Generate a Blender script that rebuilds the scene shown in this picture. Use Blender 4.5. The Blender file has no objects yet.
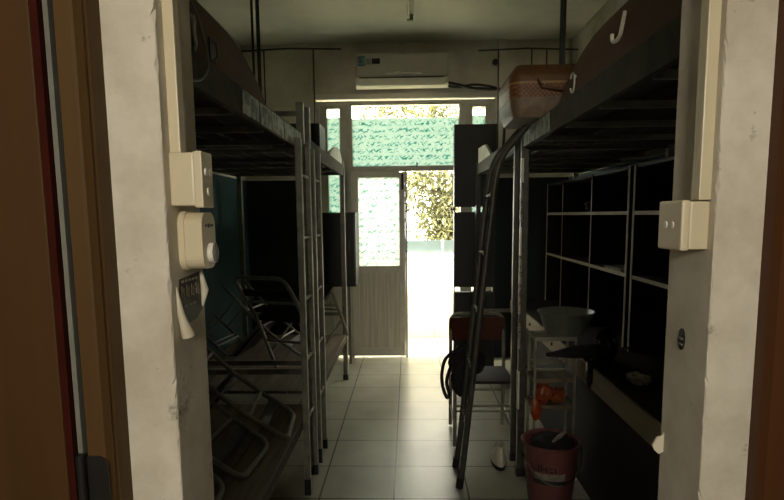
import bpy, bmesh, math, random
from mathutils import Vector, Matrix, Euler
random.seed(11)
S = bpy.context.scene
COL = S.collection
PI = math.pi

# ------------------------------------------------------------------ materials
def lin(h):
    h = h.lstrip('#'); out = []
    for i in (0, 2, 4):
        c = int(h[i:i+2], 16) / 255
        out.append(c / 12.92 if c <= .04045 else ((c + .055) / 1.055) ** 2.4)
    return tuple(out) + (1,)

def base(name):
    m = bpy.data.materials.new(name); m.use_nodes = True
    nt = m.node_tree; nt.nodes.clear()
    out = nt.nodes.new('ShaderNodeOutputMaterial'); b = nt.nodes.new('ShaderNodeBsdfPrincipled')
    nt.links.new(b.outputs[0], out.inputs[0])
    return m, nt, b, out

def ramp(nt, fac, stops):
    r = nt.nodes.new('ShaderNodeValToRGB')
    el = r.color_ramp.elements
    while len(el) < len(stops): el.new(.5)
    for e, (p, c) in zip(el, stops): e.position = p; e.color = c
    nt.links.new(fac, r.inputs[0]); return r

def coords(nt, scale=(1, 1, 1), kind='Object'):
    t = nt.nodes.new('ShaderNodeTexCoord'); mp = nt.nodes.new('ShaderNodeMapping')
    mp.inputs['Scale'].default_value = scale
    nt.links.new(t.outputs[kind], mp.inputs[0]); return mp.outputs[0]

def noise(nt, vec, sc, det=4, rough=.55, dist=0):
    n = nt.nodes.new('ShaderNodeTexNoise')
    n.inputs['Scale'].default_value = sc; n.inputs['Detail'].default_value = det
    n.inputs['Roughness'].default_value = rough; n.inputs['Distortion'].default_value = dist
    nt.links.new(vec, n.inputs['Vector']); return n.outputs['Fac']

def bump(nt, b, h, strength=.2, dist=.01):
    bp = nt.nodes.new('ShaderNodeBump'); bp.inputs['Strength'].default_value = strength
    bp.inputs['Distance'].default_value = dist
    nt.links.new(h, bp.inputs['Height']); nt.links.new(bp.outputs[0], b.inputs['Normal'])

def mat(name, c1, c2=None, rough=.6, metal=0, sc=12, scale=(1, 1, 1), lo=.35, hi=.65, bmp=0, spec=.5):
    m, nt, b, o = base(name)
    v = coords(nt, scale); f = noise(nt, v, sc)
    r = ramp(nt, f, [(lo, lin(c1)), (hi, lin(c2 or c1))])
    nt.links.new(r.outputs[0], b.inputs['Base Color'])
    b.inputs['Roughness'].default_value = rough; b.inputs['Metallic'].default_value = metal
    b.inputs['Specular IOR Level'].default_value = spec
    if bmp: bump(nt, b, f, bmp)
    return m

def wall_paint(name, upper, lower, dado_shade_top, stain):
    m, nt, b, o = base(name)
    v = coords(nt)
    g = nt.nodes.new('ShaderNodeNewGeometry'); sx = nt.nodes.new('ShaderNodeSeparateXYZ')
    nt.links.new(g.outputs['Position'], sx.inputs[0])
    lt = nt.nodes.new('ShaderNodeMath'); lt.operation = 'LESS_THAN'; lt.inputs[1].default_value = dado_shade_top
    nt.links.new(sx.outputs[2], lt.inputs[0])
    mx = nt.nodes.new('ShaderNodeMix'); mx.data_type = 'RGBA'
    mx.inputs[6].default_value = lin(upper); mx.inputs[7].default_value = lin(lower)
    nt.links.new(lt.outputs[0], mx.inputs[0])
    n = noise(nt, v, 1.7, 6, .6)
    r = ramp(nt, n, [(.42, (1, 1, 1, 1)), (.72, lin(stain))])
    mu = nt.nodes.new('ShaderNodeMix'); mu.data_type = 'RGBA'; mu.blend_type = 'MULTIPLY'; mu.inputs[0].default_value = 1
    nt.links.new(mx.outputs[2], mu.inputs[6]); nt.links.new(r.outputs[0], mu.inputs[7])
    nt.links.new(mu.outputs[2], b.inputs['Base Color']); b.inputs['Roughness'].default_value = .8
    bump(nt, b, noise(nt, v, 40, 5), .12, .004)
    return m

def plaster(name):
    m, nt, b, o = base(name)
    v = coords(nt)
    n1 = noise(nt, v, 6, 6, .65); r1 = ramp(nt, n1, [(.38, lin('#d9d3c4')), (.62, lin('#c2baa8'))])
    n2 = noise(nt, v, 14, 5, .7); r2 = ramp(nt, n2, [(.64, (1, 1, 1, 1)), (.74, lin('#9d9484'))])
    mu = nt.nodes.new('ShaderNodeMix'); mu.data_type = 'RGBA'; mu.blend_type = 'MULTIPLY'; mu.inputs[0].default_value = 1
    nt.links.new(r1.outputs[0], mu.inputs[6]); nt.links.new(r2.outputs[0], mu.inputs[7])
    nt.links.new(mu.outputs[2], b.inputs['Base Color']); b.inputs['Roughness'].default_value = .85
    bump(nt, b, n2, .3, .004)
    return m

def wood(name, c1, c2, sc=5, axis=2, rough=.5, stretch=.06, bmp=.08):
    m, nt, b, o = base(name)
    s = [1, 1, 1]; s[axis] = stretch
    v = coords(nt, tuple(s)); n = noise(nt, v, sc * 6, 6, .6, .6)
    r = ramp(nt, n, [(.3, lin(c1)), (.7, lin(c2))])
    nt.links.new(r.outputs[0], b.inputs['Base Color']); b.inputs['Roughness'].default_value = rough; b.inputs['Specular IOR Level'].default_value = .2
    bump(nt, b, n, bmp, .003)
    return m

def tiles(name, c1, c2, grout, x0, y0, t, gw=.0045):
    m, nt, b, o = base(name)
    g = nt.nodes.new('ShaderNodeNewGeometry'); sx = nt.nodes.new('ShaderNodeSeparateXYZ')
    nt.links.new(g.outputs['Position'], sx.inputs[0])
    def line(k, off):
        a = nt.nodes.new('ShaderNodeMath'); a.operation = 'SUBTRACT'; a.inputs[1].default_value = off
        nt.links.new(sx.outputs[k], a.inputs[0])
        p = nt.nodes.new('ShaderNodeMath'); p.operation = 'PINGPONG'; p.inputs[1].default_value = t / 2
        nt.links.new(a.outputs[0], p.inputs[0])
        l = nt.nodes.new('ShaderNodeMath'); l.operation = 'LESS_THAN'; l.inputs[1].default_value = gw
        nt.links.new(p.outputs[0], l.inputs[0]); return l.outputs[0]
    mxm = nt.nodes.new('ShaderNodeMath'); mxm.operation = 'MAXIMUM'
    nt.links.new(line(0, x0), mxm.inputs[0]); nt.links.new(line(1, y0), mxm.inputs[1])
    v = coords(nt); n = noise(nt, v, 2.2, 6, .6); n2 = noise(nt, v, 25, 4, .6)
    r = ramp(nt, n, [(.35, lin(c1)), (.7, lin(c2))])
    mx = nt.nodes.new('ShaderNodeMix'); mx.data_type = 'RGBA'
    nt.links.new(mxm.outputs[0], mx.inputs[0]); nt.links.new(r.outputs[0], mx.inputs[6]); mx.inputs[7].default_value = lin(grout)
    nt.links.new(mx.outputs[2], b.inputs['Base Color'])
    rr = ramp(nt, n, [(.3, (.28, .28, .28, 1)), (.75, (.33, .33, .33, 1))])
    nt.links.new(rr.outputs[0], b.inputs['Roughness'])
    return m

def film(name, clear_from, pale, stroke, trans=.25, dens=.5, x_step=.47):
    # frosted window film printed with small leaf strokes in rows; above clear_from it is plain glass
    m, nt, b, o = base(name); nt.nodes.remove(b)
    g = nt.nodes.new('ShaderNodeNewGeometry'); sx = nt.nodes.new('ShaderNodeSeparateXYZ')
    nt.links.new(g.outputs['Position'], sx.inputs[0])
    def strokes(ang, sc, thr):
        m0 = nt.nodes.new('ShaderNodeMapping'); m0.inputs['Rotation'].default_value = (0, ang, 0)
        nt.links.new(g.outputs['Position'], m0.inputs[0])
        mp = nt.nodes.new('ShaderNodeMapping'); mp.inputs['Scale'].default_value = (sc, 1, sc * 2.8)
        nt.links.new(m0.outputs[0], mp.inputs[0])
        n = noise(nt, mp.outputs[0], 1, 1.5, .5)
        return ramp(nt, n, [(thr, (0, 0, 0, 1)), (thr + .05, (1, 1, 1, 1))]).outputs[0]
    a = strokes(.5, 19, .55); c = strokes(-.8, 22, .57)
    mxm = nt.nodes.new('ShaderNodeMath'); mxm.operation = 'MAXIMUM'
    nt.links.new(a, mxm.inputs[0]); nt.links.new(c, mxm.inputs[1])
    rows = nt.nodes.new('ShaderNodeTexWave'); rows.bands_direction = 'Z'; rows.inputs['Scale'].default_value = 4.6
    rows.inputs['Distortion'].default_value = .8
    nt.links.new(g.outputs['Position'], rows.inputs['Vector'])
    rr = ramp(nt, rows.outputs['Fac'], [(.1, (.2, .2, .2, 1)), (.6, (1, 1, 1, 1))])
    mul = nt.nodes.new('ShaderNodeMath'); mul.operation = 'MULTIPLY'
    nt.links.new(mxm.outputs[0], mul.inputs[0]); nt.links.new(rr.outputs[0], mul.inputs[1])
    mul2 = nt.nodes.new('ShaderNodeMath'); mul2.operation = 'MULTIPLY'; mul2.inputs[1].default_value = dens
    nt.links.new(mul.outputs[0], mul2.inputs[0])
    mx = nt.nodes.new('ShaderNodeMix'); mx.data_type = 'RGBA'
    nt.links.new(mul2.outputs[0], mx.inputs[0]); mx.inputs[6].default_value = lin(pale); mx.inputs[7].default_value = lin(stroke)
    tl = nt.nodes.new('ShaderNodeBsdfTranslucent'); nt.links.new(mx.outputs[2], tl.inputs[0])
    tp = nt.nodes.new('ShaderNodeBsdfTransparent'); nt.links.new(mx.outputs[2], tp.inputs[0])
    m1 = nt.nodes.new('ShaderNodeMixShader'); m1.inputs[0].default_value = trans
    nt.links.new(tl.outputs[0], m1.inputs[1]); nt.links.new(tp.outputs[0], m1.inputs[2])
    tc = nt.nodes.new('ShaderNodeBsdfTransparent'); tc.inputs[0].default_value = (.95, .95, .9, 1)
    gt = nt.nodes.new('ShaderNodeMath'); gt.operation = 'GREATER_THAN'; gt.inputs[1].default_value = clear_from
    nt.links.new(sx.outputs[2], gt.inputs[0])
    m2 = nt.nodes.new('ShaderNodeMixShader')
    nt.links.new(gt.outputs[0], m2.inputs[0]); nt.links.new(m1.outputs[0], m2.inputs[1]); nt.links.new(tc.outputs[0], m2.inputs[2])
    nt.links.new(m2.outputs[0], o.inputs[0])
    return m

def woven(name, c1, c2, sc=60):
    m, nt, b, o = base(name)
    v = coords(nt)
    ch = nt.nodes.new('ShaderNodeTexChecker'); ch.inputs['Scale'].default_value = sc
    ch.inputs['Color1'].default_value = lin(c1); ch.inputs['Color2'].default_value = lin(c2)
    nt.links.new(v, ch.inputs['Vector'])
    n = noise(nt, v, 30, 4); r = ramp(nt, n, [(.3, (.6, .6, .6, 1)), (.7, (1, 1, 1, 1))])
    mu = nt.nodes.new('ShaderNodeMix'); mu.data_type = 'RGBA'; mu.blend_type = 'MULTIPLY'; mu.inputs[0].default_value = 1
    nt.links.new(ch.outputs[0], mu.inputs[6]); nt.links.new(r.outputs[0], mu.inputs[7])
    nt.links.new(mu.outputs[2], b.inputs['Base Color']); b.inputs['Roughness'].default_value = .5
    bump(nt, b, ch.outputs['Fac'], .3, .004)
    return m

def leafmat(name, c1, c2):
    m, nt, b, o = base(name)
    v = coords(nt); n = noise(nt, v, 2.0, 3)
    r = ramp(nt, n, [(.35, lin(c1)), (.65, lin(c2))])
    nt.links.new(r.outputs[0], b.inputs['Base Color']); b.inputs['Roughness'].default_value = .6
    tl = nt.nodes.new('ShaderNodeBsdfTranslucent'); nt.links.new(r.outputs[0], tl.inputs[0])
    mx = nt.nodes.new('ShaderNodeMixShader'); mx.inputs[0].default_value = .45
    nt.links.new(b.outputs[0], mx.inputs[1]); nt.links.new(tl.outputs[0], mx.inputs[2]); nt.links.new(mx.outputs[0], o.inputs[0])
    return m

M = {}
M['wall'] = wall_paint('room wall paint', '#c9c4b6', '#1c4246', 1.865, '#b8b0a0')  # teal dado raised so its dark colour carries the shade under the decks
M['wallback'] = wall_paint('back wall paint shaded below decks', '#e6e0d2', '#152022', 1.865, '#d0c9bb')  # near-black lower part: shade below the bunk decks put into the colour
M['plaster'] = plaster('chipped white plaster')
M['corridor'] = mat('corridor paint', '#77726a', '#6a655d', .85, sc=2)
M['ceil'] = mat('ceiling paint', '#e0ddd0', '#c6c3b7', .9, sc=1.5, lo=.4, hi=.7)
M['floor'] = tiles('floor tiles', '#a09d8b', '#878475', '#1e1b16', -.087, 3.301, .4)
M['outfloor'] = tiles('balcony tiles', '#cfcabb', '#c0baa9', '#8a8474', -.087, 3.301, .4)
M['outwall'] = mat('balcony wall paint', '#e2ddcd', '#d6d0bf', .8, sc=3)
M['alu'] = mat('grey aluminium frame', '#d8d4c6', '#c4c0b2', .5, 0, sc=6)
M['aluleaf'] = mat('door aluminium', '#e8e4d6', '#dcd8ca', .5, 0, sc=6)
M['bead'] = mat('ribbed door panel', '#ebe6d6', '#d0cab8', .5, 0, sc=9, scale=(6, 1, .2))
M['film'] = film('leaf print window film', 2.475, '#8f9a94', '#37706a', .015, .95)
M['filmside'] = film('sidelight window film', 2.49, '#8f9a94', '#37706a', .015, .95)
M['filmdoor'] = film('door window film', 9.0, '#b2b4b0', '#668a82', .02, .9)
M['clear'] = film('clear lower pane', -5, '#ffffff', '#ffffff', .9, .0)
M['acbody'] = mat('yellowed white plastic', '#cfc9bb', '#c2bcae', .4, sc=3)
M['aclight'] = mat('pale plastic louvre', '#f0ebda', '#e6e0cf', .4, sc=3)
M['acslot'] = mat('dark outlet', '#26241f', '#1b1a16', .6)
M['teal'] = mat('teal label', '#5f8d86', '#7da59c', .5, sc=60)
M['black'] = mat('black plastic', '#121211', '#1c1b19', .45, sc=20)
M['white'] = mat('white plastic', '#e4dfcf', '#d6d0bf', .4, sc=4)
M['badge_glint'] = mat('silver badge', '#f2efe4', '#d9d5c6', .3, .1, sc=30)
M['socket'] = mat('cream socket plastic', '#d8cdb0', '#cabf9f', .35, sc=3)
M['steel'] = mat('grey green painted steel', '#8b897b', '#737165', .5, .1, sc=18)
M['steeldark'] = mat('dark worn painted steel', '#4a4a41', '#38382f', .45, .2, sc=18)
M['peel'] = mat('peeling pale paint on steel', '#8f8c7e', '#4a483e', .6, .1, sc=30, lo=.46, hi=.54)
M['rail'] = mat('worn rail paint', '#4b4636', '#3b3729', .8, 0, sc=14, spec=.2)
M['railpale'] = mat('scuffed pale rail paint', '#b3b8a6', '#6d7163', .6, 0, sc=22, lo=.42, hi=.62, bmp=.1)
M['panelgrey'] = mat('pale grey guard panel', '#d6d5c4', '#bdbbab', .6, 0, sc=9)
M['guard'] = wood('brown guard board', '#5e452e', '#694e35', 3, 1, .75, .1, .04)
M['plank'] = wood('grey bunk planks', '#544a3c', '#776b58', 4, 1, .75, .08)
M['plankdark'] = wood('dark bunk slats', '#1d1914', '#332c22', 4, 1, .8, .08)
M['doorwood'] = wood('brown varnished door', '#422c12', '#4f3518', 2.2, 2, .62, .05, .03)
M['casing'] = wood('brown painted casing', '#503a1e', '#5c4424', 2, 2, .62, .05, .03)
M['casingdark'] = wood('dark brown casing', '#4a2c17', '#56351c', 2, 2, .5, .05, .03)
M['redseal'] = mat('dark red door edge', '#3d130b', '#320f07', .8, sc=8, spec=.1)
M['gap'] = mat('grey door rebate', '#7b7c72', '#66675d', .7, sc=9)
M['desklit'] = wood('worn desk wood lit face', '#857863', '#9d907a', 3, 1, .6, .08)
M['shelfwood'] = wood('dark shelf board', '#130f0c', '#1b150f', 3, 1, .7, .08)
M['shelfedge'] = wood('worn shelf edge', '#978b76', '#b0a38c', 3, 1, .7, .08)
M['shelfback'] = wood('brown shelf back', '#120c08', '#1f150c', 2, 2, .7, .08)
M['cabinet'] = mat('dark green grey cabinet', '#2b2d27', '#22241f', .55, .1, sc=5)
M['cabedge'] = mat('cabinet side', '#43443b', '#3a3b33', .55, .1, sc=5)
M['redwood'] = wood('red brown chair back', '#3f1b0f', '#4d2414', 3, 0, .45, .1)
M['chairseat'] = wood('dark chair plywood', '#211a13', '#2d241a', 3, 0, .6, .1)
M['blackcloth'] = mat('black fabric', '#0f0f10', '#1a1a1b', .85, sc=30, bmp=.3)
M['blackbag'] = mat('glossy black and white plastic bag', '#0c0c0c', '#cfcabb', .25, sc=14, lo=.60, hi=.66, bmp=.4)
M['basin'] = mat('grey green basin plastic', '#63685f', '#555a51', .35, sc=4)
M['pink'] = mat('dusty pink plastic', '#6b3f3c', '#593331', .45, sc=4)
M['orange'] = mat('orange red plastic bag', '#74290f', '#8c421c', .35, sc=18, bmp=.4)
M['bagwhite'] = mat('off white cloth', '#8f8979', '#6c6658', .8, sc=20, bmp=.3)
M['basketlid'] = woven('brown woven lid', '#704e2c', '#644323', 140)
M['basketband'] = woven('patterned woven band', '#94683c', '#6f4826', 95)
M['basketbody'] = woven('pale woven base', '#8c7860', '#837055', 140)
M['basketstripe'] = mat('tan stripe', '#a08055', '#8f7048', .6)
M['paper'] = mat('curled paper', '#dcd6c2', '#c7c0aa', .7, sc=8)
M['darklabel'] = mat('dark printed label', '#2e2b20', '#3f3b2c', .5, sc=20)
M['labelmark'] = mat('pale print', '#a39c84', '#8b8570', .6)
M['leaf'] = leafmat('leaves', '#47482c', '#66653f')
M['bark'] = mat('bark', '#6a5c48', '#4d4233', .9, sc=10, bmp=.4)
M['glassrail'] = mat('pale blue balustrade panel', '#3b4646', '#353f3f', .4, sc=3)
M['ground'] = mat('outdoor ground', '#8d8872', '#777359', .9, sc=2)
M['tube'] = mat('frosted lamp tube', '#d4d1c2', '#c6c3b4', .3)
M['lampmetal'] = mat('lamp batten', '#9a968a', '#8a867a', .5)
M['cable'] = mat('pale cable', '#8d8a7c', '#7c796b', .5)

# ------------------------------------------------------------------ mesh builder
class MB:
    def __init__(s): s.bm = bmesh.new()
    def box(s, a, b, bev=0):
        x0, y0, z0 = (min(a[i], b[i]) for i in range(3)); x1, y1, z1 = (max(a[i], b[i]) for i in range(3))
        vs = [s.bm.verts.new(v) for v in ((x0,y0,z0),(x1,y0,z0),(x1,y1,z0),(x0,y1,z0),(x0,y0,z1),(x1,y0,z1),(x1,y1,z1),(x0,y1,z1))]
        fs = [s.bm.faces.new([vs[i] for i in f]) for f in ((0,3,2,1),(4,5,6,7),(0,1,5,4),(1,2,6,5),(2,3,7,6),(3,0,4,7))]
        if bev:
            es = list({e for f in fs for e in f.edges})
            bmesh.ops.bevel(s.bm, geom=es, offset=bev, segments=2, affect='EDGES', profile=.6)
        return s
    def tube(s, pts, r, n=10, cap=True, closed=False, sq=False):
        pts = [Vector(p) for p in pts]; rs = r if isinstance(r, (list, tuple)) else [r] * len(pts)
        rings = []; prev = None
        N = len(pts)
        for i, p in enumerate(pts):
            if closed: d = pts[(i+1) % N] - pts[i-1]
            else: d = pts[min(i+1, N-1)] - pts[max(i-1, 0)]
            d.normalize()
            if prev is None:
                a = Vector((0,0,1)) if abs(d.z) < .9 else Vector((1,0,0))
                u = d.cross(a).normalized()
            else:
                u = (prev - d * prev.dot(d)).normalized()
            prev = u; w = d.cross(u)
            m = 4 if sq else n
            off = PI/4 if sq else 0
            k = 1.4142 if sq else 1
            rings.append([s.bm.verts.new(p + (u*math.cos(off+2*PI*j/m) + w*math.sin(off+2*PI*j/m))*rs[i]*k) for j in range(m)])
        m = len(rings[0])
        for i in range(N if closed else N-1):
            A, B = rings[i], rings[(i+1) % N]
            for j in range(m): s.bm.faces.new((A[j], A[(j+1)%m], B[(j+1)%m], B[j]))
        if cap and not closed:
            s.bm.faces.new(rings[0][::-1]); s.bm.faces.new(rings[-1])
        return s
    def bar(s, a, b, w, h):          # rectangular bar between two points, w sideways, h upwards
        a, b = Vector(a), Vector(b); d = (b-a).normalized()
        up = Vector((0,0,1)) if abs(d.z) < .95 else Vector((0,1,0))
        u = d.cross(up).normalized(); v = u.cross(d)
        R = [[s.bm.verts.new(p + u*sx*w/2 + v*sz*h/2) for sx, sz in ((-1,-1),(1,-1),(1,1),(-1,1))] for p in (a, b)]
        for j in range(4): s.bm.faces.new((R[0][j], R[0][(j+1)%4], R[1][(j+1)%4], R[1][j]))
        s.bm.faces.new(R[0][::-1]); s.bm.faces.new(R[1]); return s
    def prism(s, poly, axis, t0, t1):  # polygon in the two other axes, extruded along axis
        def P(p, t):
            q = list(p); q.insert(axis, t); return q
        A = [s.bm.verts.new(P(p, t0)) for p in poly]; B = [s.bm.verts.new(P(p, t1)) for p in poly]
        n = len(poly)
        for j in range(n): s.bm.faces.new((A[j], A[(j+1)%n], B[(j+1)%n], B[j]))
        s.bm.faces.new(A[::-1]); s.bm.faces.new(B); return s
    def lathe(s, prof, c=(0,0,0), n=28, close=False):
        c = Vector(c); rings = []
        for r, z in prof: rings.append([s.bm.verts.new(c + Vector((r*math.cos(2*PI*j/n), r*math.sin(2*PI*j/n), z))) for j in range(n)])
        for A, B in zip(rings, rings[1:]):
            for j in range(n): s.bm.faces.new((A[j], A[(j+1)%n], B[(j+1)%n], B[j]))
        s.bm.faces.new(rings[0][::-1])
        if close: s.bm.faces.new(rings[-1])
        return s
    def blob(s, c, r, seed=0, amp=.25, sub=3, freq=2.2):
        from mathutils import noise as nz
        ret = bmesh.ops.create_icosphere(s.bm, subdivisions=sub, radius=1)
        for v in ret['verts']:
            d = v.co.normalized()
            k = 1 + amp * nz.noise(d * freq + Vector((seed*3.1, seed, -seed))) + amp*.5*nz.noise(d * freq * 2.7 + Vector((seed, 5, seed)))
            v.co = Vector(c) + Vector((d.x*r[0], d.y*r[1], d.z*r[2])) * k
        return s
    def build(s, name, m, parent=None, smooth=False, origin=None):
        bmesh.ops.recalc_face_normals(s.bm, faces=s.bm.faces)
        if parent is not None: off = LOC.get(parent.name, Vector((0,0,0)))
        elif origin is not None: off = Vector(origin)
        else:
            cs = [v.co for v in s.bm.verts]
            off = Vector(((min(c.x for c in cs)+max(c.x for c in cs))/2, (min(c.y for c in cs)+max(c.y for c in cs))/2, min(c.z for c in cs)))
        for v in s.bm.verts: v.co -= off
        me = bpy.data.meshes.new(name); s.bm.to_mesh(me); s.bm.free()
        for p in me.polygons: p.use_smooth = smooth
        o = bpy.data.objects.new(name, me); COL.objects.link(o)
        for mm in (m if isinstance(m, (list, tuple)) else [m]): me.materials.append(mm)
        if smooth:
            try: me.set_sharp_from_angle(angle=math.radians(40))
            except Exception: pass
        if parent is not None:
            o.parent = parent; LOC[o.name] = off
        else: o.location = off
        return o
LOC = {}
def thing(name, label, cat, loc=(0,0,0), group=None):
    o = bpy.data.objects.new(name, None); COL.objects.link(o); o.location = loc
    o.empty_display_size = .1; o['label'] = label; o['category'] = cat
    if group: o['group'] = group
    LOC[o.name] = Vector(loc); return o
def tag(o, label, cat, group=None):
    o['label'] = label; o['category'] = cat
    if group: o['group'] = group
    return o
def struct(name, mb, m, parent=None, **k):
    o = mb.build(name, m, parent, **k)
    if parent is None: o['kind'] = 'structure'
    return o
def copy_tree(o, parent=None):
    c = o.copy(); COL.objects.link(c)
    if parent: c.parent = parent; c.matrix_parent_inverse = o.matrix_parent_inverse
    for ch in list(o.children): copy_tree(ch, c)
    return c
def smooth(pts, n=5):           # Catmull-Rom through the points
    P = [Vector(p) for p in pts]; P = [2*P[0]-P[1]] + P + [2*P[-1]-P[-2]]; out = []
    for i in range(1, len(P)-2):
        for k in range(n):
            t = k/n; a, b, c, d = P[i-1:i+3]
            out.append(.5*(2*b + (c-a)*t + (2*a-5*b+4*c-d)*t*t + (3*b-a-3*c+d)*t**3))
    return out + [P[-2]]
def arc(c, r, a0, a1, n, f):   # points c + r*(cos,sin) mapped by f(u, v)
    return [f(c[0] + r*math.cos(a0+(a1-a0)*i/n), c[1] + r*math.sin(a0+(a1-a0)*i/n)) for i in range(n+1)]

# ------------------------------------------------------------------ setting
XL, XR, YB, YF0, YF1, ZC = -1.66, 1.62, 5.95, .91, 1.06, 3.2
struct('floor', MB().box((XL-.2, -2.2, -.1), (XR+.2, YB+.12, 0)), M['floor'], origin=(0,0,0))
struct('ceiling', MB().box((XL-.2, YF1-.15, ZC), (XR+.2, YB+.12, ZC+.15)), M['ceil'], origin=(0,0,0))
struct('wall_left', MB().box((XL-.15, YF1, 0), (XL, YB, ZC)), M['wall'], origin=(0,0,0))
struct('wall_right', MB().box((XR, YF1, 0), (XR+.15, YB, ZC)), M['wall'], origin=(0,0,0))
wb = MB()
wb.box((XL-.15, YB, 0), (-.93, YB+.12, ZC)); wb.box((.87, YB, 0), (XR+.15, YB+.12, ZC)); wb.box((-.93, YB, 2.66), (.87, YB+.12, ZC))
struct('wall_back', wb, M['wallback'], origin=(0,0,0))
struct('trim_1', MB().box((-.95, YB-.035, 2.655), (.89, YB+.0, 2.705)), M['aclight'])          # ledge over the window
struct('trim_2', MB().box((XL+.62, YB-.035, 2.68), (XL+.70, YB, ZC)).box((XR-.72, YB-.035, 2.68), (XR-.64, YB, ZC)), M['wallback'], origin=(0,0,0))
JL, JR = -.385, .475
wf = MB()
def jamb(x_in, x_out, y0, y1, z0, z1, sgn):     # wall end with a slightly worn, uneven corner
    n = 190; bm = wf.bm; cols = []
    for i in range(n+1):
        z = z0 + (z1-z0)*i/n
        w = lambda: random.random()**5 * .0065
        a = w(); b = w(); c = w()*.4
        cols.append([bm.verts.new(p) for p in ((x_out, y0, z), (x_in + sgn*(.0015+a), y0, z), (x_in, y0+.0015+b, z), (x_in + sgn*c*.2, y1, z), (x_out, y1, z))])
    for A, B in zip(cols, cols[1:]):
        for j in range(5): bm.faces.new((A[j], A[(j+1)%5], B[(j+1)%5], B[j]))
    bm.faces.new(cols[0]); bm.faces.new(cols[-1])
jamb(JL, XL-.15, YF0, YF1, 0, 2.3, -1); jamb(JR, XR+.15, YF0, YF1, 0, 2.3, 1)
wf.box((XL-.15, YF0, 2.3), (XR+.15, YF1, ZC))
struct('wall_front', wf, M['plaster'], origin=(0,0,0))
# corridor behind the camera
struct('wall_corridor', MB().box((XL-.2, -2.2, 0), (XR+.2, -2.05, ZC)), M['corridor'], origin=(0,0,0))
struct('wall_corridor_left', MB().box((XL-.2, -2.05, 0), (XL-.1, YF0, ZC)), M['corridor'], origin=(0,0,0))
struct('wall_corridor_right', MB().box((XR+.1, -2.05, 0), (XR+.2, YF0, ZC)), M['corridor'], origin=(0,0,0))
struct('ceiling_corridor', MB().box((XL-.2, -2.2, ZC), (XR+.2, YF0, ZC+.15)), M['ceil'], origin=(0,0,0))
# entrance casing and door leaf
cl = MB().prism([(-.469,.91),(-.469,.872),(-.472,.868),(-.470,.860),(-.476,.848),(-.480,.846),(-.503,.846),(-.503,.872),(-.54,.872),(-.54,.91)], 2, 0, 2.28)
struct('trim_3', cl, M['casing'], origin=(0,0,0))
struct('trim_4', MB().prism([(.549,.91),(.549,.885),(.555,.872),(.59,.872),(.596,.866),(.70,.866),(.70,.91)], 2, 0, 2.28), M['casingdark'], origin=(0,0,0))
d2 = struct('door_1', MB().box((-1.35, .830, .01), (-.528, .866, 2.2), .003), M['doorwood'], origin=(-.9,.85,0))
LOC[d2.name] = Vector((-.9,.85,0))
MB().box((-.528, .832, .01), (-.5175, .866, 2.2)).build('edge_strip', M['redseal'], d2)
MB().box((-.5165, .843, .01), (-.509, .870, 2.2)).build('seal', M['gap'], d2)
h = MB().tube([(-.511,.838,1.02),(-.511,.838,1.135)], .007, 12).build('hinge', M['black'], d2, True)
pl = [(-.508,1.03),(-.472,1.03)] + [(-.488+.016*math.cos(a), 1.112+.018*math.sin(a)) for a in [i*PI/2/6 for i in range(7)]] + [(-.508,1.13)]
MB().prism(pl, 1, .8445, .847).build('hinge_plate', M['black'], h)

# window wall: frames and panes
fr = MB()
for x in (-.915, -.604, .554, .868):
    fr.box((x-.022, YB+.01, 0), (x+.022, YB+.075, 2.645))
fr.box((-.93, YB+.008, 2.60), (.87, YB+.078, 2.645)); fr.box((-.6, YB+.008, 1.945), (.55, YB+.078, 1.985))
struct('trim_5', fr, M['alu'], origin=(0,YB,0))
def sidelight(name, x0, x1, zs, m, panel_top):
    f = MB(); g0, g1 = x0+.075, x1-.065
    f.box((x0, YB+.02, panel_top), (g0, YB+.06, 2.60)); f.box((g1, YB+.02, panel_top), (x1, YB+.06, 2.60))
    f.box((g0, YB+.02, 2.572), (g1, YB+.06, 2.60))
    for (a, b) in zs[1]: f.box((g0, YB+.02, a), (g1, YB+.06, b))
    w = struct(name, f, M['alu'], origin=((x0+x1)/2, YB, 0)); LOC[w.name] = Vector(((x0+x1)/2, YB, 0))
    for (a, b), mm in zip(zs[0], m): MB().box((g0-.005, YB+.037, a), (g1+.005, YB+.041, b)).build('pane', mm, w)
    if panel_top > .05:
        p = MB().box((x0, YB+.03, .02), (x1, YB+.05, panel_top))
        k = x0+.03
        while k < x1-.02: p.box((k, YB+.022, .04), (k+.022, YB+.031, panel_top-.03)); k += .03
        p.build('lower_panel', M['bead'], w)
    return w
sidelight('window_1', -.893, -.626, ([(1.48, 2.575)], [(1.42, 1.485)]), [M['filmside']], 1.42)
sidelight('window_2', .576, .846, ([(.10, .93), (.99, 2.575)], [(.0, .1), (.93, .99)]), [M['clear'], M['filmside']], 0)
tw = struct('window_3', MB().box((-.582,YB+.02,1.985),(-.566,YB+.06,2.6)).box((.516,YB+.02,1.985),(.532,YB+.06,2.6)).box((-.566,YB+.02,1.985),(.516,YB+.06,1.998)), M['alu'], origin=(0,YB,1.985))
LOC[tw.name] = Vector((0,YB,1.985))
MB().box((-.566, YB+.037, 1.998), (.516, YB+.041, 2.6)).build('pane', M['film'], tw)
MB().box((.085, YB+.01, 1.985), (.098, YB+.036, 2.03)).build('latch', M['black'], tw)
MB().lathe([(.011,0),(.011,.008)], (0,0,0), 12, True)  # unused profile kept out of the scene
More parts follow.
